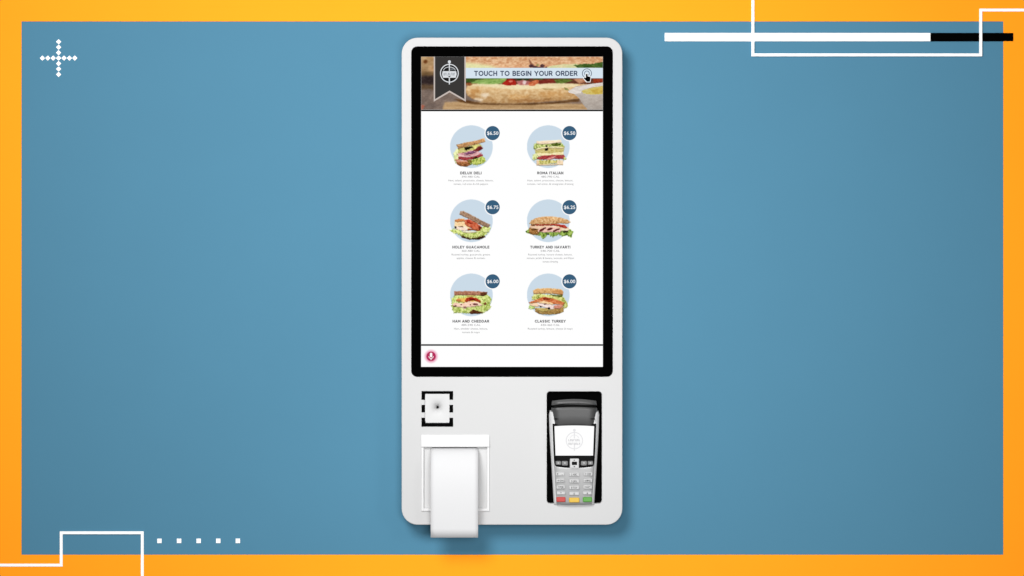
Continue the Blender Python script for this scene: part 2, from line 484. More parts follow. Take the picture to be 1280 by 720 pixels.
def paint_guacamole(c, q):
    c.layer(q((200, 520), (330, 570), (560, 560), (575, 585), (480, 618), (330, 618), (240, 590)), (50, 28, 18), (104, 62, 36), 2, 1.2, 41, 0.5)
    c.layer(q((140, 340), (270, 320), (330, 400), (360, 470), (300, 490), (150, 470), (135, 420)), (246, 216, 166), (236, 188, 130), 3, 2, 42, 0.5)
    c.layer(q((145, 440), (200, 425), (300, 440), (330, 480), (280, 500), (160, 480)), (248, 226, 208), (232, 194, 170), 2.4, 1.2, 43, 0.5)
    c.layer(q((140, 342), (200, 325), (280, 330), (270, 365), (180, 372), (145, 362)), (206, 110, 48), (226, 150, 84), 2.4, 1.2, 44, 0.5)
    c.layer(q((135, 435), (160, 432), (168, 455), (142, 460)), (46, 34, 20), (80, 60, 40), 1, 1, 45, 0.3)
    c.layer(q((190, 430), (255, 425), (262, 445), (210, 440)), (130, 90, 70), (190, 150, 120), 1.3, 1, 46, 0.4)
    lettuce(c, q((60, 490), (130, 462), (240, 500), (330, 510), (420, 515), (510, 470), (540, 430), (640, 440), (628, 510), (560, 560), (470, 585), (390, 600), (330, 598), (270, 575), (200, 545), (120, 530)), 47, ((176, 194, 80), (218, 226, 136), (134, 160, 44)), 1.3)
    c.layer(q((270, 345), (330, 330), (420, 365), (500, 420), (525, 470), (490, 495), (400, 470), (330, 440), (285, 400)), (196, 74, 42), (222, 122, 84), 3, 2, 48, 0.5)
    c.layer(q((305, 345), (350, 335), (365, 370), (400, 395), (360, 395), (315, 380)), (172, 34, 22), (206, 70, 48), 2, 1.5, 49, 0.5)
    c.layer(q((330, 460), (420, 470), (495, 480), (480, 500), (380, 485), (310, 495)), (150, 60, 30), (196, 110, 66), 2, 1, 50, 0.4)
    c.layer(q((470, 430), (520, 440), (522, 475), (480, 475)), (90, 30, 20), (140, 56, 36), 1.6, 1.6, 51, 0.5)
    c.layer(q((240, 500), (360, 500), (470, 510), (360, 528), (260, 520)), (246, 232, 198), (226, 208, 160), 2.4, 1, 52, 0.5)
    lettuce(c, q((330, 590), (345, 560), (420, 560), (480, 545), (540, 530), (500, 575), (430, 600), (400, 590), (370, 608)), 53, ((176, 190, 84), (214, 220, 140), (120, 140, 40)))
    lettuce(c, q((515, 445), (560, 430), (640, 440), (625, 500), (560, 530), (510, 500)), 54, ((190, 204, 96), (224, 230, 150), (150, 172, 60)))
    bread(c, q((222, 215), (262, 216), (400, 285), (520, 350), (645, 410), (612, 452), (500, 412), (380, 346), (262, 292), (205, 262)), 55, (178, 142, 114), (146, 110, 84), shade=(1.08, 0.92), n=45)


def paint_havarti(c, q):
    lettuce(c, q((48, 505), (100, 470), (240, 490), (430, 510), (600, 490), (690, 470), (740, 515), (712, 530), (704, 592), (640, 560), (570, 572), (520, 545), (440, 590), (380, 545), (300, 612), (255, 560), (150, 548), (85, 530)), 61, ((112, 150, 46), (164, 190, 88), (58, 92, 20)), 0.8)
    bread(c, q((105, 455), (200, 455), (245, 480), (240, 545), (150, 552), (100, 520)), 62, (200, 146, 80), (158, 100, 44), shade=(1.0, 0.85))
    c.layer(q((120, 410), (300, 420), (520, 425), (660, 450), (680, 480), (540, 500), (240, 480), (105, 450)), (240, 210, 176), (224, 176, 140), 3, 1.2, 63, 0.5)
    c.layer(q((225, 478), (300, 450), (400, 440), (500, 450), (545, 480), (545, 520), (440, 512), (300, 518), (232, 512)), (228, 160, 142), (242, 200, 186), 2.4, 1.4, 64, 0.5)
    for k, (a, b, w, h) in enumerate(((282, 482, 34, 17), (322, 458, 24, 10), (395, 470, 40, 16), (498, 478, 42, 13), (460, 495, 20, 9))):
        c.layer(q(*[(a + w * math.cos(t), b + h * math.sin(t) - 0.25 * w * math.cos(t)) for t in np.linspace(0, 6.28, 16)[:-1]]), (88, 22, 26), (140, 54, 50), 1.5, 1, 65 + k, 0.3)
    c.layer(q((135, 470), (210, 465), (220, 485), (140, 488)), (96, 54, 22), (140, 90, 40), 2, 1, 71, 0.3)
    c.layer(q((175, 405), (330, 395), (480, 400), (600, 410), (640, 448), (620, 462), (520, 430), (360, 420), (200, 425)), (178, 34, 24), (222, 92, 70), 3, 1.2, 72, 0.5)
    c.layer(q((130, 405), (180, 400), (190, 425), (140, 428)), (120, 64, 36), (166, 104, 62), 2, 1, 73, 0.3)
    c.layer(q((575, 500), (650, 490), (655, 515), (585, 520)), (24, 14, 6), (60, 40, 16), 1.6, 1, 74, 0.4)
    c.layer(q((545, 470), (640, 465), (680, 480), (640, 498), (560, 500)), (244, 224, 196), (224, 194, 150), 2, 1, 75, 0.4)
    c.disc(*q((374, 540))[0], 1.4, 1.0, (28, 40, 12), (50, 70, 20), 76)
    m = bread(c, q((105, 395), (130, 350), (200, 315), (320, 290), (450, 295), (560, 310), (650, 340), (692, 372), (660, 394), (540, 392), (400, 405), (250, 402), (150, 408)), 77, (226, 176, 118), (198, 138, 78), shade=(1.06, 0.9))
    c.speckle(m, 240, [(244, 216, 170), (236, 200, 150), (176, 116, 60)], 0.5, 78)


def paint_cheddar(c, q):
    lettuce(c, q((95, 400), (140, 360), (600, 350), (650, 400), (640, 560), (590, 580), (520, 612), (130, 612), (100, 560)), 81, ((172, 194, 82), (212, 222, 136), (128, 156, 44)), 1.2)
    c.layer(q((340, 600), (400, 560), (480, 585), (540, 598), (500, 618), (360, 618)), (76, 40, 22), (130, 78, 44), 2.4, 1.2, 82, 0.5)
    c.layer(q((150, 415), (200, 400), (280, 395), (420, 390), (490, 430), (520, 470), (330, 470), (170, 450)), (238, 196, 96), (226, 164, 60), 2.6, 1.4, 83, 0.6)
    c.layer(q((155, 425), (190, 405), (230, 420), (225, 440), (170, 445)), (206, 112, 50), (222, 144, 80), 1.8, 1.2, 84, 0.4)
    c.layer(q((285, 430), (310, 398), (380, 386), (440, 395), (505, 440), (500, 462), (400, 430), (300, 455)), (162, 34, 18), (204, 78, 44), 2.2, 1.2, 85, 0.5)
    c.layer(q((335, 400), (400, 400), (430, 425), (350, 425)), (128, 20, 12), (166, 44, 28), 1.8, 1.2, 86, 0.4)
    c.layer(q((105, 500), (130, 462), (250, 470), (330, 450), (430, 445), (500, 470), (540, 500), (420, 520), (330, 530), (270, 548), (220, 530), (130, 525)), (246, 214, 186), (232, 178, 156), 2.6, 1.4, 87, 0.6)
    for k, (a, b, w, h) in enumerate(((140, 510, 30, 9), (230, 490, 12, 8), (282, 527, 24, 9), (360, 492, 10, 9), (428, 484, 38, 12))):
        c.layer(q(*[(a + w * math.cos(t), b + h * math.sin(t)) for t in np.linspace(0, 6.28, 14)[:-1]]), (106, 40, 48), (150, 84, 80), 1.4, 1, 88 + k, 0.4)
    c.layer(q((545, 470), (580, 455), (588, 490), (552, 495)), (120, 56, 36), (160, 90, 60), 1.4, 1.4, 94, 0.4)
    c.layer(q((300, 350), (420, 345), (440, 375), (380, 385), (310, 380)), (222, 198, 98), (204, 190, 90), 2, 1.2, 95, 0.7)
    lettuce(c, q((500, 385), (600, 360), (655, 410), (640, 470), (590, 450), (530, 420)), 96, ((172, 194, 80), (208, 218, 130), (120, 150, 40)))
    bread(c, q((128, 303), (300, 300), (480, 303), (600, 312), (590, 345), (545, 372), (470, 360), (300, 358), (135, 362)), 97, (184, 126, 98), (156, 98, 72), shade=(1.08, 0.94), n=40)
    c.layer(q((500, 322), (600, 312), (590, 345), (545, 372), (505, 362)), (96, 54, 32), (122, 72, 44), 2, 1.4, 98, 0.4)


def paint_turkey(c, q):
    lettuce(c, q((130, 420), (170, 350), (240, 335), (580, 370), (640, 460), (650, 530), (600, 548), (540, 440), (200, 430)), 101, ((178, 184, 76), (214, 214, 130), (96, 112, 26)), 1.0)
    lettuce(c, q((95, 540), (110, 490), (180, 500), (185, 545), (130, 560)), 102, ((150, 186, 80), (190, 214, 120), (110, 146, 50)))
    c.layer(q((100, 455), (200, 420), (310, 380), (420, 400), (560, 440), (610, 470), (580, 500), (430, 480), (240, 460), (120, 475)), (200, 90, 40), (226, 144, 92), 3, 1.4, 103, 0.5)
    c.layer(q((300, 400), (330, 385), (420, 400), (400, 420), (310, 425)), (150, 46, 22), (190, 80, 44), 1.8, 1.2, 104, 0.4)
    c.layer(q((110, 475), (220, 465), (260, 500), (240, 525), (130, 512)), (242, 212, 178), (228, 184, 140), 2.4, 1.2, 105, 0.4)
    m = bread(c, q((180, 535), (300, 540), (420, 545), (590, 520), (592, 595), (520, 622), (370, 632), (250, 622), (195, 590)), 106, (196, 164, 92), (160, 112, 52), shade=(1.05, 0.86))
    c.layer(q((215, 540), (330, 545), (420, 548), (400, 580), (300, 590), (220, 570)), (206, 184, 108), (176, 150, 70), 2, 1.4, 107, 0.6)
    c.layer(q((440, 500), (560, 490), (590, 510), (540, 550), (460, 545)), (226, 160, 138), (206, 120, 100), 2, 1.3, 108, 0.5)
    c.layer(q((225, 455), (300, 460), (420, 490), (460, 510), (440, 560), (370, 545), (270, 520), (232, 495)), (248, 226, 214), (226, 192, 188), 2.2, 1.2, 109, 0.5)
    c.layer(q((225, 452), (320, 440), (440, 470), (440, 495), (330, 480), (240, 470)), (246, 210, 160), (236, 184, 120), 2.2, 1, 110, 0.4)
    for k, (a, b, w, h) in enumerate(((268, 522, 15, 9), (385, 543, 17, 15), (330, 485, 22, 8))):
        c.layer(q(*[(a + w * math.cos(t), b + h * math.sin(t)) for t in np.linspace(0, 6.28, 14)[:-1]]), (20, 14, 14) if k < 2 else (120, 70, 80), (50, 36, 30) if k < 2 else (160, 110, 110), 1.4, 1, 111 + k, 0.3)
    c.layer(q((400, 348), (500, 355), (580, 350), (570, 385), (450, 375)), (84, 96, 24), (130, 138, 56), 2, 1.2, 115, 0.5)
    bread(c, q((160, 290), (215, 262), (400, 258), (560, 275), (585, 305), (580, 360), (480, 345), (370, 335), (170, 342)), 116, (226, 178, 116), (206, 150, 84), shade=(1.06, 0.92))
    c.layer(q((430, 290), (560, 285), (583, 308), (580, 355), (440, 338)), (196, 130, 66), (214, 154, 92), 2.6, 1.6, 117, 0.4)


def paint_header(c):
    al = np.ones(c.gx.shape, bool)
    R = lambda x0, y0, x1, y1: [(x0, y0), (x1, y0), (x1, y1), (x0, y1)]
    c.fine = 0.7
    c.put(al, c.tex((126, 104, 92), (152, 128, 112), 6, 3, 201))
    # out-of-focus bread and table at the left
    c.layer(R(524, 69, 545, 91), (200, 164, 116), (172, 130, 84), 5, 3, 202, 0.6, shade=(1.04, 0.88))
    c.layer(R(536, 82, 545, 92), (206, 164, 116), (170, 122, 78), 4, 3, 261, 0.8)
    c.layer(R(524, 90, 545, 96), (112, 84, 52), (134, 104, 68), 4, 2, 204, 0.6)
    c.layer(R(524, 95, 545, 107), (56, 46, 46), (76, 62, 60), 6, 3, 205, 0.6)
    c.layer(R(524, 106, 545, 113), (124, 98, 72), (96, 74, 54), 4, 2, 206, 0.8)
    c.layer(R(524, 112, 592, 140), (112, 96, 88), (150, 128, 114), 4, 1.6, 207, 0.8)
    c.blur(2, 2)
    c.disc(532, 77, 2.5, 2.3, (104, 54, 22), (126, 72, 34), 203)
    c.layer(R(524, 131, 530, 140), (200, 92, 66), (168, 112, 92), 3, 3, 208, 1.0)
    # wooden board along the bottom
    c.layer([(556, 128), (576, 126.5), (640, 129), (756, 130), (756, 140), (552, 140)], (208, 172, 124), (178, 138, 92), 14, 1.0, 209, 0.4)
    c.layer([(553, 131), (600, 132.5), (756, 133.5), (756, 135), (640, 134.2), (580, 134)], (186, 146, 98), (168, 126, 80), 14, 1.0, 262, 0.3)
    c.blur(1, 1)
    c.layer([(568, 124), (582, 125), (600, 128.6), (640, 130), (690, 128), (724, 123.6), (724, 127), (690, 130), (660, 131.4), (600, 131.2), (576, 128)], (96, 62, 32), (128, 88, 50), 10, 1.5, 211, 0.2)
    c.blur(1, 1)
    # lower half of the roll: rounded left end, pale cut edge, toasted crust
    roll = [(581.5, 113), (584, 107.5), (590, 104.6), (604, 103.6), (640, 105.5), (700, 104), (738, 103), (738, 119), (722, 123.4), (700, 126.2), (670, 128.2), (640, 129.2), (618, 129), (601, 127), (590, 123.4), (584, 119)]
    lo = c.layer(roll, (232, 196, 140), (214, 168, 108), 5, 2.5, 212, 0.25, shade=(1.05, 0.90))
    t = np.clip((c.gy - 116) / 12, 0, 1)[..., None]
    c.rgb[lo] = (c.rgb * (1 - 0.2 * t * np.array([0.6, 1.0, 1.5])))[lo]
    for px, py, rx, ry, col, a in ((595, 114, 8, 5, (196, 132, 62), 0.75), (590, 121, 5, 4, (184, 120, 58), 0.55), (606, 119, 6, 4, (236, 218, 192), 0.8), (598, 125, 7, 2.6, (234, 214, 186), 0.75),
                                   (592, 109, 6, 2.4, (232, 206, 150), 0.8), (622, 122, 9, 4, (226, 190, 136), 0.6), (648, 121, 16, 4, (214, 156, 84), 0.7), (690, 118, 18, 5, (206, 146, 76), 0.7), (668, 126, 30, 2.4, (166, 108, 56), 0.6), (718, 118, 10, 5, (190, 130, 66), 0.6)):
        d = ((c.gx - px) / rx) ** 2 + ((c.gy - py) / ry) ** 2 + 0.9 * c.noise(3.0, 2.0, int(px), 3)
        k = (np.clip(1.15 - d, 0, 1) * a)[..., None]
        c.rgb[lo] = (c.rgb * (1 - k) + np.array(col, float) * k)[lo]
    n = c.noise(2.2, 1.3, 277, 4)
    k = np.clip((n - 0.12) * 3, 0, 0.26)[..., None]; c.rgb[lo] = (c.rgb * (1 - k) + np.array((244, 226, 190.0)) * k)[lo]
    k = np.clip((-n - 0.16) * 3, 0, 0.22)[..., None]; c.rgb[lo] = (c.rgb * (1 - k) + np.array((170, 110, 56.0)) * k)[lo]
    c.layer([(586, 106.6), (604, 104), (640, 105.2), (700, 103.4), (724, 105.5), (718, 109), (690, 111), (640, 112.2), (612, 109), (598, 108)], (238, 222, 176), (226, 204, 152), 8, 1.4, 213, 0.35)
    c.blur(1, 1)
    c.layer([(676, 110.6), (690, 111.3), (692, 112.4), (680, 112)], (150, 122, 60), (176, 142, 76), 2, 1, 217, 0.2)
    c.layer([(680, 124), (688, 123.2), (690, 124), (682, 125)], (142, 96, 44), (166, 116, 62), 2, 1, 218, 0.2)
    # filling between the halves
    c.layer([(582, 97), (756, 97), (756, 104), (735, 105.6), (700, 104), (640, 105.6), (600, 104.6), (582, 106)], (92, 48, 36), (128, 72, 52), 5, 1.6, 219, 0.3)
    c.layer([(582, 97), (604, 97), (602, 102.5), (582, 103.5)], (48, 76, 28), (88, 120, 52), 5, 1.6, 220, 0.3)
    c.layer([(588, 104), (596, 100.5), (612, 98.6), (634, 97), (632, 102), (626, 105), (612, 105.6), (600, 105)], (108, 152, 58), (172, 200, 112), 6, 1.2, 221, 0.4)
    c.layer([(600, 97), (630, 97), (622, 99), (606, 100)], (84, 128, 46), (130, 170, 78), 5, 1, 263, 0.3)
    c.layer([(582, 104.5), (586, 103.5), (591, 105), (588, 107.5), (583, 107)], (140, 72, 36), (176, 108, 60), 2, 2, 222, 0.2)
    c.layer([(643, 97), (664, 97), (660, 100.4), (648, 101)], (38, 54, 28), (68, 86, 46), 4, 1.5, 228, 0.3)
    c.layer([(664, 97), (680, 97), (678, 100), (668, 101)], (62, 76, 36), (96, 104, 56), 4, 1.5, 264, 0.3)
    c.layer([(645, 102), (654, 100), (663, 102), (662, 106.6), (648, 106.4)], (212, 146, 140), (176, 90, 88), 3, 1.8, 225, 0.25)
    c.disc(655.6, 103, 2.2, 2.6, (236, 214, 212), (220, 180, 178), 226)
    c.layer([(672, 100.5), (694, 99.5), (694, 103.5), (674, 105)], (122, 40, 34), (158, 62, 48), 4, 1.4, 265, 0.3)
    c.layer([(692, 99.5), (708, 98), (716, 100.5), (708, 104), (696, 104.6)], (118, 142, 58), (76, 98, 34), 3, 1.4, 229, 0.4)
    c.layer([(716, 99), (728, 98), (738, 102), (724, 104.6)], (214, 160, 122), (176, 104, 70), 4, 1.6, 231, 0.3)
    c.layer([(741, 99), (756, 98), (756, 103), (742, 104)], (182, 74, 40), (152, 48, 28), 3, 2, 230, 0.3)
    c.blur(1, 1)
    c.layer([(627.5, 105.6), (630, 102.4), (634, 99.8), (638.6, 98.6), (643, 100), (645.5, 103.4), (645, 106.6), (634, 107)], (202, 50, 34), (172, 30, 24), 3, 2, 223, 0.15)
    c.disc(638.4, 101.8, 2.4, 1.3, (238, 160, 132), (222, 104, 80), 224)
    c.layer([(660.5, 106), (661, 103.6), (665, 101.6), (670, 99.6), (673.4, 100.6), (672.6, 104), (668, 107.2), (662, 107.6)], (204, 88, 48), (226, 134, 88), 3, 2, 227, 0.2)
    # upper half of the roll and the salad under it
    c.layer(R(581, 69, 757, 87), (228, 178, 130), (210, 148, 102), 4, 1.6, 232, 0.2, shade=(0.98, 1.04))
    t = c.noise(3.2, 1.8, 266, 4); up = c.inside(R(581, 69, 757, 84))
    k = np.clip((t - 0.1) * 2.2, 0, 0.5)[..., None]; c.rgb[up] = (c.rgb * (1 - k) + np.array((242, 206, 164.0)) * k)[up]
    k = np.clip((-t - 0.12) * 2.2, 0, 0.55)[..., None]; c.rgb[up] = (c.rgb * (1 - k) + np.array((196, 120, 76.0)) * k)[up]
    lg = np.clip((c.gy - 76 - 0.13 * (c.gx - 583)) / 4, 0, 1) * np.clip((628 - c.gx) / 16, 0, 1)
    k = lg[..., None]; c.rgb[up | c.inside(R(581, 69, 757, 87))] = (c.rgb * (1 - k) + np.array((222, 218, 156.0)) * k)[up | c.inside(R(581, 69, 757, 87))]
    c.layer([(660.4, 72), (662, 75), (665, 79), (668, 81.5), (664, 83), (662, 79)], (150, 92, 66), (176, 116, 84), 2.4, 1.6, 236, 0.3)
    for i, (px, py, rx, ry) in enumerate(((664, 82.6, 2.6, 2.0), (669, 84, 3.2, 1.6), (678, 83, 3.0, 2.2), (674, 85, 3, 1.2), (683, 84.6, 2.2, 1.0))):
        c.disc(px, py, rx, ry, (78, 46, 54), (130, 90, 80), 267 + i, 0.8)
    c.disc(672, 81.5, 1.6, 1.2, (140, 140, 70), (170, 150, 90), 275, 0.5)
    c.layer([(684, 83.5), (700, 80.5), (722, 80), (728, 86), (684, 86)], (200, 206, 142), (224, 208, 156), 5, 1.4, 237, 0.4)
    c.layer([(716, 82), (728, 80), (742, 79.5), (757, 77), (757, 85), (724, 85.4)], (58, 90, 32), (98, 128, 58), 5, 1.2, 238, 0.5)
    c.blur(1, 1)
    # white bowl of sauce on the right
    c.layer([(710, 114), (720, 108), (738, 105), (757, 103), (757, 140), (737, 140), (729, 131), (724, 123), (718, 118)], (198, 187, 176), (184, 171, 160), 9, 5, 239, 0.1, shade=(1.06, 0.88))
    c.layer([(710, 113.8), (720, 109), (738, 105.6), (757, 103.6), (757, 107), (740, 109), (728, 112.6), (726, 116.6), (718, 117.6), (711, 116)], (222, 213, 205), (210, 199, 190), 6, 3, 240, 0.1)
    c.layer([(727, 113.4), (740, 109.6), (757, 107), (757, 117.4), (742, 118.6), (729, 117)], (208, 194, 108), (206, 178, 78), 6, 2.4, 241, 0.3)
    c.layer([(738, 112.4), (748, 110), (757, 109.4), (757, 117), (743, 117.4)], (196, 158, 54), (212, 180, 74), 5, 3, 242, 0.4)
    c.layer([(705, 109), (710, 111), (712, 113.4), (706, 112.4)], (140, 136, 70), (172, 164, 100), 2, 1, 243, 0.2)
    c.finish(al, 11, 1.16)
    c.rgb *= 0.97


# ================================================================== THE SETTING
def wall_x(px): return 640 + (px - 640) * KW
def wall_y(py): return 360 + (py - 360) * KW

mb = MB()
t = 0.12
v = [(-5, WALL_Y, 0), (5, WALL_Y, 0), (5, WALL_Y, 3.4), (-5, WALL_Y, 3.4)]
v += [(a, WALL_Y + t, c) for a, b, c in v]
mb.add(v, [[0, 1, 2, 3], [5, 4, 7, 6], [4, 5, 1, 0], [3, 2, 6, 7], [1, 5, 6, 2], [4, 0, 3, 7]], M['wall'])
wall = mb.build('wall')
tag(wall, kind='structure')

# the orange frame and the raised trim mounted on the wall
def WP(x, y): return (wall_x(x), wall_y(y))
def wrect(mb, x0, y0, x1, y1, d, m):
    (a, b), (c_, e) = WP(x0, y0), WP(x1, y1)
    mb.prism(lambda ins: [(a + ins, b + ins), (a + ins, e - ins), (c_ - ins, e - ins), (c_ - ins, b + ins)], WALL_Y - d, WALL_Y + 0.004, m, bevel=0.25, seg=2)

FO = 34     # how far the frame runs on past the picture
mb = MB()
o_ = [WP(-FO, -FO), WP(1280 + FO, -FO), WP(1280 + FO, 720 + FO), WP(-FO, 720 + FO)]
i_ = [WP(27, 26.8), WP(1254, 26.8), WP(1254, 693.4), WP(27, 693.4)]
yf = WALL_Y - 0.0016
vs = [(X(a), yf, Z(b)) for a, b in o_ + i_] + [(X(a), WALL_Y + 0.003, Z(b)) for a, b in o_ + i_]
fs = []
for k in range(4):
    j = (k + 1) % 4
    fs += [[k, 4 + k, 4 + j, j], [8 + k, 8 + j, 12 + j, 12 + k], [k, j, 8 + j, 8 + k], [4 + k, 12 + k, 12 + j, 4 + j]]
mb.add(vs, fs, M['orange'])
tag(mb.build('border_frame', None, (X(640), WALL_Y, Z(wall_y(720 + FO)))), 'broad flat orange frame running round the blue wall area', 'frame')


def path_band(mb, pts, th, d, m):
    """flat strip of constant width along a right-angled path"""
    L, R_ = [], []
    n = len(pts); h = th / 2
    for i, (x, y) in enumerate(pts):
        d0 = (pts[i][0] - pts[i - 1][0], pts[i][1] - pts[i - 1][1]) if i else None
        d1 = (pts[i + 1][0] - x, pts[i + 1][1] - y) if i < n - 1 else None
        def nrm(v): l_ = math.hypot(*v); return (-v[1] / l_, v[0] / l_)
        ns = [nrm(v) for v in (d0, d1) if v]
        ox = sum(v[0] for v in ns); oy = sum(v[1] for v in ns)
        L.append((x + ox * h, y + oy * h)); R_.append((x - ox * h, y - oy * h))
    vs = []
    for lst in (L, R_):
        for yy in (WALL_Y - d, WALL_Y + 0.004):
            vs += [(X(wall_x(a)), yy, Z(wall_y(b))) for a, b in lst]
    fs = []
    for i in range(n - 1):
        fs += [[i, i + 1, 2 * n + i + 1, 2 * n + i], [i, n + i, n + i + 1, i + 1], [2 * n + i, 2 * n + i + 1, 3 * n + i + 1, 3 * n + i]]
    mb.add(vs, fs, m)
    ar = 0
    P = L + R_[::-1]
    for i in range(len(P)): ar += P[i][0] * P[(i + 1) % len(P)][1] - P[(i + 1) % len(P)][0] * P[i][1]
    if ar > 0:      # keep the faces turned outwards
        k0 = len(mb.f) - len(fs)
        for q_ in range(k0, len(mb.f)): mb.f[q_] = mb.f[q_][::-1]

mb = MB()
path_band(mb, [(940.9, -FO + 2), (940.9, 68.8), (1225.5, 68.8), (1225.5, 12.8), (1280 + FO - 2, 12.8)], 3.5, 0.0042, M['linepaint'])
tag(mb.build('line_trim', None, (X(1083), WALL_Y, Z(69))), 'thin white stepped line over the top of the frame, crossing the long bar', 'trim', 'white stepped lines')
mb = MB()
path_band(mb, [(-FO + 2, 706.2), (76.8, 706.2), (76.8, 665.8), (178.1, 665.8), (178.1, 720 + FO - 2)], 3.5, 0.0030, M['linepaint'])
tag(mb.build('line_trim', None, (X(100), WALL_Y, Z(706))), 'thin white stepped line over the bottom of the frame, beside small squares', 'trim', 'white stepped lines')
stripe = thing('stripe_bar', (X(wall_x(1048)), WALL_Y, Z(wall_y(51.7))), 'thick straight bar, mostly white with a black right end', 'stripe')
mb = MB(); wrect(mb, 830.8, 41.3, 1162.8, 51.7, 0.0026, M['linepaint']); tag(mb.build('white_section', stripe), 'long white section')
mb = MB(); wrect(mb, 1162.9, 41.3, 1266.4, 51.7, 0.0026, M['blackpaint']); tag(mb.build('black_section', stripe), 'short black section')
for k, lab in enumerate(('small white square nearest the stepped line, first of five in a row', 'small white square second from the stepped line in the row of five',
                         'small white square in the middle of the row of five', 'small white square second from the kiosk end of the row of five',
                         'small white square nearest the kiosk, last of five in a row')):
    mb = MB(); x_ = 199.4 + 24.5 * k
    wrect(mb, x_ - 2.8, 673.2, x_ + 2.8, 678.9, 0.0014, M['linepaint'])
    tag(mb.build('square_dot', None, (X(wall_x(x_)), WALL_Y, Z(wall_y(679)))), lab, 'square', 'five small white squares')
cross = thing('dotted_cross', (X(wall_x(73.4)), WALL_Y, Z(wall_y(96))), 'small white plus sign made of touching diamonds', 'cross')
for a, b in [(i, 0) for i in range(-3, 4)] + [(0, j) for j in (-3, -2, -1, 1, 2, 3)]:
    mb = MB(); cx, cy = 73.4 + 6.75 * a, 72.7 + 6.8 * b
    q4 = [WP(cx, cy - 3.25), WP(cx - 3.25, cy), WP(cx, cy + 3.25), WP(cx + 3.25, cy)]
    mb.prism(lambda ins: q4, WALL_Y - 0.0014 - 0.00001 * (a + 3) - 0.00002 * (b + 3), WALL_Y + 0.004, M['linepaint'])
    mb.build('diamond', cross)

# ================================================================== THE KIOSK
kroot = (X(640), WALL_Y, Z(656))
kiosk = thing('self_service_kiosk', kroot,
              'tall light grey wall kiosk with black framed touch screen showing six sandwiches', 'kiosk')
HOLES = [(lambda: rrect(531.0, 492.0, 562.2, 530.0, 1.5), 0.034), (lambda: rrect(529.4, 558.9, 609.2, 635.4, 0.5), 0.006), (lambda: rrect(683.4, 489.2, 752.4, 629.2, 4.2), 0.014)]
from mathutils.geometry import tessellate_polygon
from mathutils import Vector
mb = MB(); mb.rbox(502, 47, 778, 656, 20, 0.0, WALL_Y - 0.0005, M['housing'], bevel=0.8, seg=3)
front = mb.f[-2]; del mb.f[-2]; del mb.mi[-2]; del mb.sm[-2]
loops = [[Vector(mb.v[i]) for i in front]]
for fn, dep in HOLES: loops.append([Vector((X(a), 0.0, Z(b))) for a, b in fn()])
tri = tessellate_polygon([[Vector((p.x, p.z, 0)) for p in L] for L in loops])
flat = [p for L in loops for p in L]
out = []
for a, b, c_ in tri:
    A, B, D = flat[a], flat[b], flat[c_]
    out.append([a, b, c_] if (B.x - A.x) * (D.z - A.z) - (D.x - A.x) * (B.z - A.z) > 0 else [a, c_, b])
mb.add([tuple(p) for p in flat], out, M['housing'])
for (fn, dep), L in zip(HOLES, loops[1:]):
    n = len(L)
    mb.add([tuple(p) for p in L] + [(p.x, dep, p.z) for p in L], [[i, (i + 1) % n, n + (i + 1) % n, n + i] for i in range(n)] + [list(range(n, 2 * n))], M['housing'])
mb.build('housing', kiosk)
mb = MB(); mb.rbox(514, 58, 766, 471, 7.5, -0.0016, 0.004, M['bezel'], bevel=0.6)
mb.build('screen_bezel', kiosk)

YD = -0.0022
mb = MB(); mb.rbox(526.5, 71, 753.5, 458.5, 0.3, YD, 0.002, M['white'])
display = mb.build('display', kiosk)
tag(display, 'lit white touch screen listing six sandwiches')

c = Canvas(526.6, 71.1, 753.4, 137.2, 0.42)
paint_header(c)
hp = c.build('header_picture', YD - 0.0003, display)
tag(hp, 'photograph of a filled roll on a wooden board beside a white bowl')

mb = MB()
mb.rect(526.6, 137.2, 753.4, 139.2, YD - 0.0004, M['sblack']); mb.build('divider_line', display)
mb = MB()
mb.rect(526.6, 430.2, 753.4, 432.2, YD - 0.0004, M['sblack']); mb.build('divider_line', display)


def logo(mb, cx, cy, r, y, ring, fill, band, mark, mid, top=True):
    """round badge: ring, toothpick with a ball on top, bun halves and a lettered band"""
    k = r / 11.8
    if fill is not None: mb.disc(cx, cy, 10.6 * k, y, fill)
    y2 = y - 0.0002; y3 = y - 0.0004; y4 = y - 0.0006
    mb.ring(cx, cy, 10.5 * k, 11.7 * k, y2, ring)
    mb.rect(cx - 0.7 * k, cy - 14 * k, cx + 0.7 * k, cy - 3 * k, y3, ring)
    mb.rect(cx - 0.7 * k, cy + 5.5 * k, cx + 0.7 * k, cy + 14 * k, y3, ring)
    mb.disc(cx, cy - 14.2 * k, 1.9 * k, y4, ring, 24)
    # bun top
    pts = [(cx - 7.6 * k, cy - 3.4 * k)] + [(cx + 7.6 * k * math.cos(a), cy - 3.4 * k + 4.6 * k * math.sin(a)) for a in np.linspace(-math.pi, 0, 18)]
    inner = [(cx + 6.9 * k * math.cos(a), cy - 3.4 * k + 3.9 * k * math.sin(a)) for a in np.linspace(-math.pi, 0, 18)]
    if fill is None: mb.ring(cx, cy - 1.0 * k, 6.2 * k, 6.9 * k, y3, ring, 24, 200, 340)
    else: mb.poly(pts[1:], y3, ring)
    if fill is not None:
        mb.poly(inner, y4, fill)
        mb.rect(cx - 0.6 * k, cy - 7.4 * k, cx + 0.6 * k, cy - 3 * k, y4 - 0.0002, ring)
        mb.rect(cx + 1.2 * k, cy - 5.9 * k, cx + 5.4 * k, cy - 4.9 * k, y4 - 0.0002, mid)
        mb.rect(cx + 1.2 * k, cy - 4.6 * k, cx + 5.9 * k, cy - 3.9 * k, y4 - 0.0002, mid)


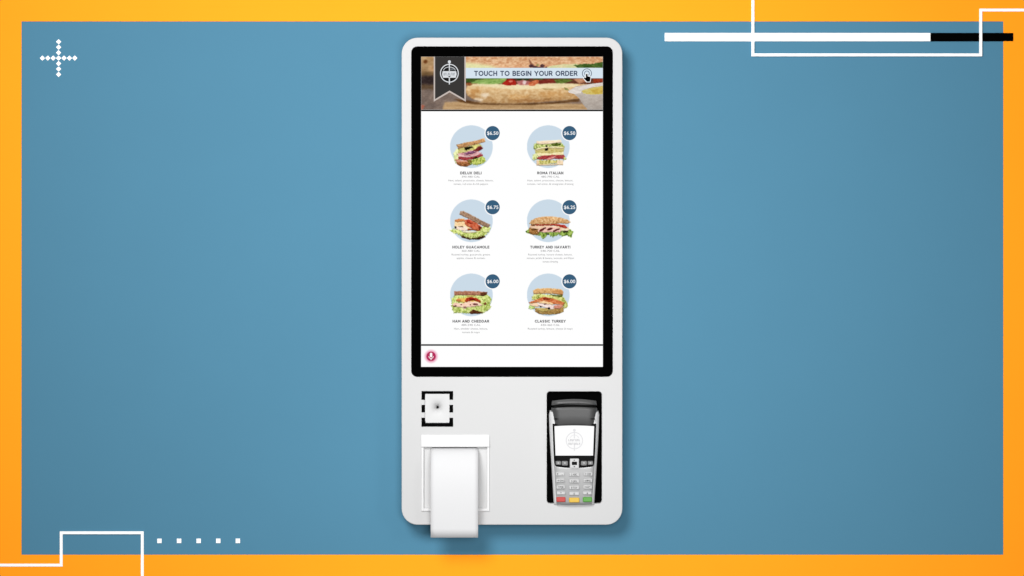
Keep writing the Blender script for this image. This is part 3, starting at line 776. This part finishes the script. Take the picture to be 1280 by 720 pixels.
YO = YD - 0.0008
mb = MB()
mb.poly([(542.2, 71.1), (582.3, 71.1), (582.3, 127.2), (562, 115.6), (542.2, 127.2)], YO, M['trim'])
mb.poly([(543.9, 71.1), (580.6, 71.1), (580.6, 124.1), (562, 113.4), (543.9, 124.1)], YO - 0.0002, M['ribbon'])
logo(mb, 561.8, 91.7, 11.8, YO - 0.0004, M['logo'], M['logodark'], M['logo'], M['logodark'], M['logomid'])
yb_ = YO - 0.0013
mb.poly([(553.4, 89.2), (570.2, 89.2), (570.9, 93), (569.8, 97.4), (553.8, 97.4), (552.7, 93)], yb_, M['logo'])
for i in range(8):      # tiny unreadable lettering on the badge's band
    xx = 554.6 + i * 1.85
    mb.rect(xx, 91.3, xx + 0.5, 94.6, yb_ - 0.0002, M['logomid'])
    mb.rect(xx + 0.5, 91.3 if i % 2 else 93.9, xx + 1.25, 91.9 if i % 2 else 94.6, yb_ - 0.0002, M['logomid'])
    if i % 3 == 0: mb.rect(xx + 0.9, 91.3, xx + 1.3, 94.6, yb_ - 0.0002, M['logomid'])
mb.poly([(560, 95.4), (563.6, 95.4), (561.8, 97.2)], yb_ - 0.0002, M['logodark'])
rb = mb.build('ribbon', display)
tag(rb, 'charcoal hanging ribbon with round sandwich badge')

mb = MB(); mb.rect(582.3, 85, 753.4, 98, YO, M['bar'])
caps_text(mb, 'TOUCH TO BEGIN YOUR ORDER', 657.2, 91.9, 128.8, 6.4, YO - 0.0002, M['prompt'], 0.2, 0.40)
pb = mb.build('prompt_bar', display)
tag(pb, 'pale blue bar reading TOUCH TO BEGIN YOUR ORDER')


def hand(mb, cx, cy, grow, y, m):
    e = grow
    k0 = len(mb.v)
    mb.poly(rrect(cx - 1.2 - e, cy - 0.4 - e, cx + 1.1 + e, cy + 8 + e, 0.9 + e, 5), y, m)
    mb.poly([(cx - 1.2 - e, cy + 5.4 - e), (cx + 4.6 + e, cy + 3.8 - e), (cx + 5.2 + e, cy + 4.6), (cx + 5.2 + e, cy + 8), (cx + 4.2 + e, cy + 10.8 + e),
             (cx + 0.2 - e, cy + 10.8 + e), (cx - 1.8 - e, cy + 8.6 + e), (cx - 4.4 - e, cy + 5.8 + e * 0.5), (cx - 3.6 - e, cy + 4.7 - e), (cx - 2.2, cy + 5.2 - e)], y - 0.0001, m)
    for k in range(3):
        mb.poly(rrect(cx + 0.9 + k * 1.45 - e, cy + 3.0 + 0.35 * k - e, cx + 2.4 + k * 1.45 + e, cy + 7 + e, 0.7 + e, 4), y - 0.0002 - 0.0001 * k, m)
    f_ = 0.86
    for i in range(k0, len(mb.v)):
        p = mb.v[i]; mb.v[i] = (X(cx) + (p[0] - X(cx)) * f_, p[1], Z(cy) + (p[2] - Z(cy)) * f_)


mb = MB()
mb.ring(733.6, 91.9, 5.3, 6.1, YO - 0.0002, M['prompt']); mb.ring(733.6, 91.9, 2.6, 3.3, YO - 0.0002, M['prompt'])
hand(mb, 733.4, 93.0, 0.9, YO - 0.0004, M['white']); hand(mb, 733.4, 93.0, 0.1, YO - 0.0012, M['sblack'])
tag(mb.build('touch_icon', display), 'black pointing hand over two thin rings')

ITEMS = [
    (589.3, 183.4, 588.6, '$6.50', 'DELUX DELI', 26.5, '390-480 CAL', 23, ('Ham, salami, prosciutto, cheese, lettuce,', 'tomato, red onion & chili peppers'), (56, 43), paint_deli, 'leaning deli sandwich with red meats on pale blue circle'),
    (685.3, 183.4, 687.8, '$6.50', 'ROMA ITALIAN', 32.5, '480-790 CAL', 23, ('Ham, salami, prosciutto, cheese, lettuce,', 'tomato, red onion, & vinaigrette dressing'), (57, 58), paint_italian, 'pale double decker sandwich with red layer on pale blue circle'),
    (589.3, 276.0, 588.6, '$6.75', 'HOLEY GUACAMOLE', 46, '360-480 CAL', 23, ('Roasted turkey, guacamole, greens', 'apples, cheese & tomato'), (48, 35.5), paint_guacamole, 'open sandwich with tilted brown slice on pale blue circle'),
    (685.3, 276.0, 687.8, '$6.25', 'TURKEY AND HAVARTI', 50, '540-700 CAL', 24, ('Roasted turkey, havarti cheese, lettuce,', 'tomato, pickle & banana, avocado, and Dijon', 'tomato dressing'), (55, 59, 19), paint_havarti, 'long seeded roll with frilly lettuce on pale blue circle'),
    (589.3, 368.6, 588.6, '$6.00', 'HAM AND CHEDDAR', 45.5, '480-590 CAL', 24, ('Ham, cheddar cheese, lettuce,', 'tomato & mayo'), (42, 22), paint_cheddar, 'flat brown bread ham sandwich on pale blue circle'),
    (685.3, 368.6, 687.8, '$6.00', 'CLASSIC TURKEY', 38.5, '430-460 CAL', 24, ('Roasted turkey, lettuce, cheese & mayo',), (56,), paint_turkey, 'thick golden turkey sandwich on pale blue circle'),
]
for (cx, cy, tx, price, name, tw, cal, cw, desc, dws, fn, lab) in ITEMS:
    c, q = menu_canvas(cx, cy)
    before = c.rgb.copy(); fn(c, q)
    food = np.abs(c.rgb - before).sum(2) > 0
    c.finish(food, 18, 1.2); c.blur(1, 1)
    tag(c.build('menu_picture', YD - 0.0003, display), lab)
    mb = MB()
    bx, by = cx + 26.5, cy - 16.9
    mb.disc(bx, by, 10.1, YO, M['white']); mb.disc(bx, by, 8.9, YO - 0.0002, M['tag'])
    mb.text(price, bx + 0.1, by, 14.2, 4.2, YO - 0.0004, M['white'], 0.010, 1.0)
    tag(mb.build('price_tag', display), 'round navy price tag reading ' + price)
    mb = MB()
    ty = cy + 32.9
    caps_text(mb, name, tx, ty, tw, 3.5, YD - 0.0003, M['title'], 0.24, 0.46)
    mb.text(cal, tx, ty + 4.7, cw, 2.3, YD - 0.0003, M['body'])
    for k, (ln, w) in enumerate(zip(desc, dws)):
        mb.text(ln, tx, ty + 9.3 + 4.4 * k, w, 2.2, YD - 0.0003, M['body'])
    tag(mb.build('caption', display), 'grey caption headed ' + name)

mb = MB()
for k, gm in enumerate(GLOWS): mb.disc(538.9, 445.4, 9.2 - 0.8 * k, YD - 0.0003 - 0.0001 * k, gm)
y = YD - 0.0008
mb.disc(538.9, 445.4, 5.9, y, M['mic'])
mb.poly(rrect(537.4, 440.9, 540.4, 446.6, 1.45), y - 0.0002, M['white'])
mb.ring(538.9, 445.3, 2.4, 3.1, y - 0.0002, M['white'], 16, 0, 180)
mb.rect(538.4, 448, 539.4, 450, y - 0.0003, M['white'])
tag(mb.build('microphone_button', display), 'round crimson microphone button')

# ---- code scanner window: dished pale plate, printed brackets, tiny lens
mb = MB()
n, cx, cy = 48, 546.8, 509.6
hx, hy = 15.4, 18.8
vs = []
fr = [1.0, 0.94, 0.85, 0.75, 0.65, 0.55, 0.46, 0.38, 0.3, 0.23, 0.17, 0.12, 0.08]
for f in fr:
    for i in range(n):
        a = 2 * math.pi * i / n
        ca, sa = math.cos(a), math.sin(a)
        k = min(hx / max(abs(ca), 1e-6), hy / max(abs(sa), 1e-6))
        w_ = f ** 2
        px = f * (ca * k * w_ + 15.5 * ca * (1 - w_)); py = f * (sa * k * w_ + 15.5 * sa * (1 - w_))
        vs.append((X(cx + px), -0.0006 + 0.0240 * math.exp(-4.3 * f) * (1 - f) ** 0.6, Z(cy + py)))
fs = []
for k in range(len(fr) - 1):
    for i in range(n):
        j = (i + 1) % n
        fs.append([k * n + i, (k + 1) * n + i, (k + 1) * n + j, k * n + j])
fs.append([(len(fr) - 1) * n + i for i in range(n)])
mb.add(vs, fs, M['scanplate'], smooth=True)
scan = mb.build('scanner_window', kiosk)
tag(scan, 'pale square scanner window framed by black corner marks')
mb = MB(); yk = -0.0006
def blk(x0, y0, x1, y1): mb.rect(x0, y0, x1, y1, yk, M['ink'])
for s in (0, 1):
    ya, yb2 = (488.8, 492.4) if s == 0 else (529.6, 533.3)
    blk(526.9, ya, 566.4, yb2)
    a, b = (492.4, 499.7) if s == 0 else (522.1, 529.6)
    blk(526.9, a, 531.4, b); blk(561.8, a, 566.4, b)
blk(526.9, 506.0, 531.4, 515.5); blk(561.8, 506.0, 566.4, 515.5)
mb.build('corner_marks', scan)
mb = MB(); mb.disc(546.8, 509.4, 1.25, 0.0120, M['lensglass'], 20)
mb.build('lens', scan)

# ---- receipt printer
mb = MB()
x0, y0, x1, y1 = 526.9, 543.5, 611.6, 638.6
mb.rbox(529.5, 559.0, 609.1, 635.3, 0.4, 0.0035, 0.0058, M['well'])
pr = mb.build('receipt_printer', kiosk)
tag(pr, 'pale receipt printer with white hood and rim')
mb = MB()      # rim round the well
def bar(x0, y0, x1, y1, d): mb.rbox(x0, y0, x1, y1, 0.3, d, 0.0, M['hood'], bevel=0.25, seg=2)
bar(526.9, 558.7, 529.6, 638.6, -0.0030); bar(609.0, 558.7, 611.6, 638.6, -0.0030); bar(529.6, 635.2, 609.0, 638.6, -0.0030)
mb.build('rim', pr)
mb = MB()      # sloping hood over the slot
P = lambda px, yy, py: (X(px), yy, Z(py))
vs = [P(526.9, -0.0025, 543.5), P(611.6, -0.0025, 543.5), P(611.6, -0.0062, 557.8), P(526.9, -0.0062, 557.8),
      P(526.9, 0.0, 543.5), P(611.6, 0.0, 543.5), P(611.6, 0.0, 558.7), P(526.9, 0.0, 558.7),
      P(526.9, -0.0050, 558.7), P(611.6, -0.0050, 558.7)]
mb.add(vs, [[3, 2, 1, 0], [0, 1, 5, 4], [8, 9, 2, 3], [7, 6, 9, 8], [0, 4, 7, 8, 3], [1, 2, 9, 6, 5]], M['hood'])
mb.build('hood', pr)
mb = MB(); mb.rbox(540, 559.3, 596, 561.0, 0.6, 0.0030, 0.0045, M['tray'])
mb.build('paper_slot', pr)

# ---- black cradle behind the card terminal
mb = MB(); 
mb.prism(lambda ins: rrect(683.2 + ins, 489.0 + ins, 752.6 - ins, 629.4 - ins, 4.3), -0.0006, 0.0132, M['tray'])
k0 = len(mb.f) - 2        # open its front: floor and rim only
del mb.f[k0], mb.mi[k0], mb.sm[k0]
mb.rbox(683.5, 489.3, 752.3, 629.1, 4.2, 0.0100, 0.0130, M['tray'])
tag(mb.build('terminal_cradle', kiosk), 'black rounded cradle behind the card terminal')

# ================================================================== RECEIPT
mb = MB()
prof = [(560.0, -0.0034), (560.3, 0.0012), (561.4, 0.007), (564, 0.0135), (569, 0.0198), (577, 0.0262), (586, 0.0305), (598, 0.0332), (612, 0.0340),
        (628, 0.0330), (645, 0.0308), (660, 0.0284), (671.2, 0.0264)]
nx = 10
vs = []
for py, d in prof:
    k = (DIST - d) / DIST
    for i in range(nx + 1):
        u = i / nx * 2 - 1
        px = 568.1 + 29.6 * u
        vs.append(((px - 640) * S * (1 if py < 562 else 0.996), -d - 0.0006 * (1 - u * u) * min(1, d / 0.02), H0 + (360 - py) * S * (1 if py < 600 else 0.997)))
fs = []
for a in range(len(prof) - 1):
    for i in range(nx):
        q0 = a * (nx + 1) + i
        fs.append([q0, q0 + nx + 1, q0 + nx + 2, q0 + 1])
mb.add(vs, fs, M['paper'], smooth=True)
rec = mb.build('receipt', None, (X(568), 0.0, Z(671)))
sol = rec.modifiers.new('paper_thickness', 'SOLIDIFY'); sol.thickness = 0.0002; sol.offset = 0
tag(rec, 'blank white paper receipt curling out of the printer slot', 'receipt')

# ================================================================== CARD TERMINAL
troot = (X(718), 0.0098, Z(630))
term = thing('card_terminal', troot, 'silver and dark grey card payment terminal standing in the black cradle', 'card terminal')
TB = 0.0098


def interp(tab, v):
    for (a, fa), (b, fb) in zip(tab, tab[1:]):
        if v <= b: return fa + (fb - fa) * max(0, min(1, (v - a) / (b - a)))
    return tab[-1][1]


LEFT = [(513, 687.4), (518, 686.2), (545, 687.0), (575, 688.9), (600, 690.4), (631, 692.3)]
RIGHT = [(513, 747.6), (518, 748.8), (545, 748.0), (575, 746.1), (600, 744.6), (631, 742.7)]
HGT = [(497, 0.024), (513, 0.030), (535, 0.030), (570, 0.0275), (600, 0.024), (628, 0.019), (632, 0.017)]


def loft(mb, rows, left, right, hgt, m, nx=20, power=6.0, edge=0.55, arch=None, back=TB):
    """rounded body: rows of cross-sections, flat in the middle and rolled over at both edges"""
    vs = []
    k = nx + 3
    for r in rows:
        a, b = left(r), right(r); h = hgt(r)
        vs.append((X(a), back, Z(r)))
        for i in range(nx + 1):
            t_ = -1 + 2 * i / nx
            t_ = math.copysign(abs(t_) ** 0.6, t_)
            px = (a + b) / 2 + (b - a) / 2 * t_
            dd = h * (1 - edge * abs(t_) ** power)
            ay = arch * (1 - t_ * t_) if arch else 0
            vs.append((X(px), back - dd, Z(r - ay)))
        vs.append((X(b), back, Z(r)))
    fs = []
    for q_ in range(len(rows) - 1):
        for i in range(k - 1):
            p0 = q_ * k + i
            fs.append([p0, p0 + k, p0 + k + 1, p0 + 1])
    fs.append(list(range(k))); fs.append([(len(rows) - 1) * k + i for i in range(k)][::-1])
    mb.add(vs, fs, m, smooth=True)


fl = lambda r: interp(LEFT, r)
frr = lambda r: interp(RIGHT, r)
fh = lambda r: interp(HGT, r)
mb = MB()
loft(mb, [513, 514.5, 518, 526, 540, 555, 570, 585, 600, 615, 626, 629.2, 630.6, 631.4], fl, frr,
     lambda r: fh(r) * (0.8 if r < 514 else 1) * (0.55 if r > 631 else 0.85 if r > 630 else 1), M['rail'], power=14, edge=0.35)
mb.build('body', term)
# the keypad's grey deck, laid into the body
mb = MB()
loft(mb, [572, 585, 600, 615, 626, 629.6], lambda r: fl(r) + 3.2, lambda r: frr(r) - 3.2, lambda r: fh(r) + 0.0008, M['silver'], power=10, edge=0.06, arch=-0.8)
kp = mb.build('keypad', term)
# charcoal roll cover across the top
mb = MB()
CL = [(497.4, 692.5), (500, 690.2), (506, 689.2), (513, 688.6), (522, 689.6), (532, 691)]
loft(mb, [500.8, 501.6, 503.4, 506.2], lambda r: interp(CL, r), lambda r: 1435.2 - interp(CL, r), lambda r: 0.0285 + (r - 500.8) * 0.0009, M['midgrey'], power=10, edge=0.35, arch=2.6)
loft(mb, [509.4, 510.2, 513, 520, 530.2, 532.2], lambda r: interp(CL, r) + 0.4, lambda r: 1435.2 - interp(CL, r) - 0.4, lambda r: 0.0338 if r < 510 else 0.0352 - (r - 510) * 0.00009 - (0.001 if r > 532 else 0), M['darkgrey'], power=10, edge=0.3, arch=1.7)
cover = mb.build('roll_cover', term)
mb = MB()
loft(mb, [505.8, 509.8], lambda r: 690.8, lambda r: 744.4, lambda r: 0.0300, M['tblack'], power=12, edge=0.1, arch=2.0)
mb.build('paper_slot', cover)
for sx in (1, -1):      # finger notches at the cover's lower corners
    cx = 717.6; mb = MB()
    mb.poly([(cx - sx * 25.6, 522.0), (cx - sx * 24.0, 521.9), (cx - sx * 18.5, 522.6), (cx - sx * 24.0, 523.7), (cx - sx * 25.6, 523.9)], TB - 0.0349, M['tblack'])
    mb.build('notch', cover)
# black face round the screen and its navigation strip
mb = MB()
FL = [(526, 690.4), (545, 691.0), (568, 692.0), (578, 692.6), (582, 694.2), (584, 700)]
loft(mb, [529, 532, 545, 560, 572, 578, 581, 582.4], lambda r: interp(FL, r), lambda r: 1435.2 - interp(FL, r), lambda r: 0.0322 - (r - 529) * 0.00006, M['tblack'], power=12, edge=0.05, arch=-1.6)
face = mb.build('face_plate', term)
ys = TB - 0.0336
mb = MB()
top = [(692.8 + (742.2 - 692.8) * i / 16, 531.9 - 0.9 * (1 - (i / 8 - 1) ** 2)) for i in range(17)]
mb.poly([(694.2, 568.4)] + top + [(740.8, 568.4)], ys, M['white'])
scr = mb.build('screen', face)
mbl = MB()
logo(mbl, 717.6, 549.8, 10.8, ys - 0.0002, M['tlogo'], None, None, None, None)
for k, (ya, hh) in enumerate(((547.9, 2.7), (552.4, 2.7))):      # two rows of faint lettering
    for i in range(7):
        xx = 710.2 + i * 2.15
        mbl.rect(xx, ya, xx + 0.6, ya + hh, ys - 0.0010, M['tlogo2'])
        mbl.rect(xx + 0.6, ya + (0 if (i + k) % 2 else hh - 0.6), xx + 1.5, ya + (0.6 if (i + k) % 2 else hh), ys - 0.0010, M['tlogo2'])
        if (i + k) % 3: mbl.rect(xx + 1.1, ya, xx + 1.6, ya + hh, ys - 0.0010, M['tlogo2'])
mbl.build('screen_badge', face)
for x0, x1 in ((694.2, 701.2), (701.8, 709.6), (725.6, 733.4), (734.0, 741.0)):
    mb = MB()
    mb.rbox(x0, 575.2, x1, 581.0 if 700 < x0 < 730 else 580.2, 1.4, TB - 0.0318, TB - 0.0285, M['navkey'], bevel=0.7, seg=3)
    cx = (x0 + x1) / 2
    mb.rect(cx - 1.0, 577.2, cx + 1.0, 578.3, TB - 0.03195, M['key'])
    mb.build('function_key', face)
mb = MB()
mb.rbox(711.9, 572.2, 723.4, 584.2, 1.2, TB - 0.0330, TB - 0.026, M['key'], bevel=0.8, seg=3)
mb.rbox(714.4, 576.0, 721.0, 580.2, 0.6, TB - 0.0334, TB - 0.032, M['tblack'], bevel=0.3, seg=2)
mb.poly([(716.4, 574.8), (718.8, 574.8), (717.6, 573.4)], TB - 0.0332, M['keyink'])
mb.poly([(716.4, 581.6), (718.8, 581.6), (717.6, 583.0)], TB - 0.0332, M['keyink'])
mb.build('navigation_key', face)
# twelve keys and the red, yellow and green ones
KEYS = [['1 .,', '2 ABC', '3 DEF'], ['4 GHI', '5 JKL', '6 MNO'], ['7 PQR', '8 TUV', '9 WXY'], ['*', '0', '#']]
rows = [(589.2, 594.0), (597.4, 602.3), (605.6, 610.5), (613.5, 617.7)]
cols = [(694.6, 705.4), (711.2, 723.8), (729.4, 740.4)]
for r, (ya, yb2) in enumerate(rows):
    for k, (xa, xb) in enumerate(cols):
        sag = 0.7 if k == 1 else 0
        sh = 0.35 * r if k == 0 else -0.35 * r if k == 2 else 0
        mb = MB(); top = TB - fh((ya + yb2) / 2) - 0.0034
        mb.rbox(xa + sh, ya + sag, xb + sh, yb2 + sag, 1.3, top, top + 0.004, M['key'], bevel=0.9, seg=3)
        s_ = KEYS[r][k]
        mb.text(s_, (xa + xb) / 2 + sh, (ya + yb2) / 2 + sag, min(7.4, 1.7 * len(s_)), 2.5, top - 0.0002, M['keyink'], 0.01)
        mb.build('key', kp)
for (xa, xb), m, w, sag in zip(((695.4, 706.8), (711.0, 724.2), (728.2, 739.8)), ('red', 'yellow', 'green'), ('red', 'yellow', 'green'), (0, 0.7, 0)):
    mb = MB(); top = TB - fh(624) - 0.0036
    mb.rbox(xa, 620.6 + sag, xb, 626.8 + sag, 1.3, top, top + 0.004, M[m], bevel=0.9, seg=3)
    tag(mb.build('key', kp), w + ' key')

# ================================================================== LIGHT AND CAMERA
def area(name, loc, target, size, power, col=(1, 1, 1)):
    l = bpy.data.lights.new(name, 'AREA'); l.shape = 'DISK'; l.size = size; l.energy = power; l.color = col
    o = bpy.data.objects.new(name, l); C.objects.link(o); o.location = loc
    d = [t_ - p for t_, p in zip(target, loc)]
    from mathutils import Vector
    o.rotation_euler = Vector(d).to_track_quat('-Z', 'Y').to_euler()
    return o

area('key_lamp', (-0.80, -2.5, H0 + 1.15), (0.10, 0, H0 + 0.17), 1.2, 40).data.spread = math.radians(118)
area('front_lamp', (0.22, -2.6, H0 - 0.20), (0.16, 0, H0 - 0.12), 1.0, 15.5).data.spread = math.radians(105)

sl = bpy.data.lights.new('receipt_shadow_spot', 'SPOT'); sl.energy = 24; sl.spot_size = math.radians(15); sl.spot_blend = 1.0; sl.shadow_soft_size = 0.24  # added narrow spot, only there to throw the receipt's shadow to its left
so = bpy.data.objects.new('receipt_shadow_spot', sl); C.objects.link(so); so.location = (X(572) + 0.75, -0.72, Z(600) + 0.12)
so.rotation_euler = (Vector((X(582), 0, Z(600))) - Vector(so.location)).to_track_quat('-Z', 'Y').to_euler()

w = bpy.data.worlds.new('World'); bpy.context.scene.world = w; w.use_nodes = True
w.node_tree.nodes['Background'].inputs[0].default_value = (1, 1, 1, 1)
w.node_tree.nodes['Background'].inputs[1].default_value = 0.20

cd = bpy.data.cameras.new('camera'); cam = bpy.data.objects.new('camera', cd); C.objects.link(cam)
cam.location = (0, -DIST, H0); cam.rotation_euler = (math.radians(90), 0, 0)
cd.lens = LENS; cd.sensor_width = SENSOR; cd.clip_end = 100
sc = bpy.context.scene
sc.camera = cam
sc.view_settings.view_transform = 'Standard'; sc.view_settings.look = 'None'
sc.view_settings.exposure = 0; sc.view_settings.gamma = 1
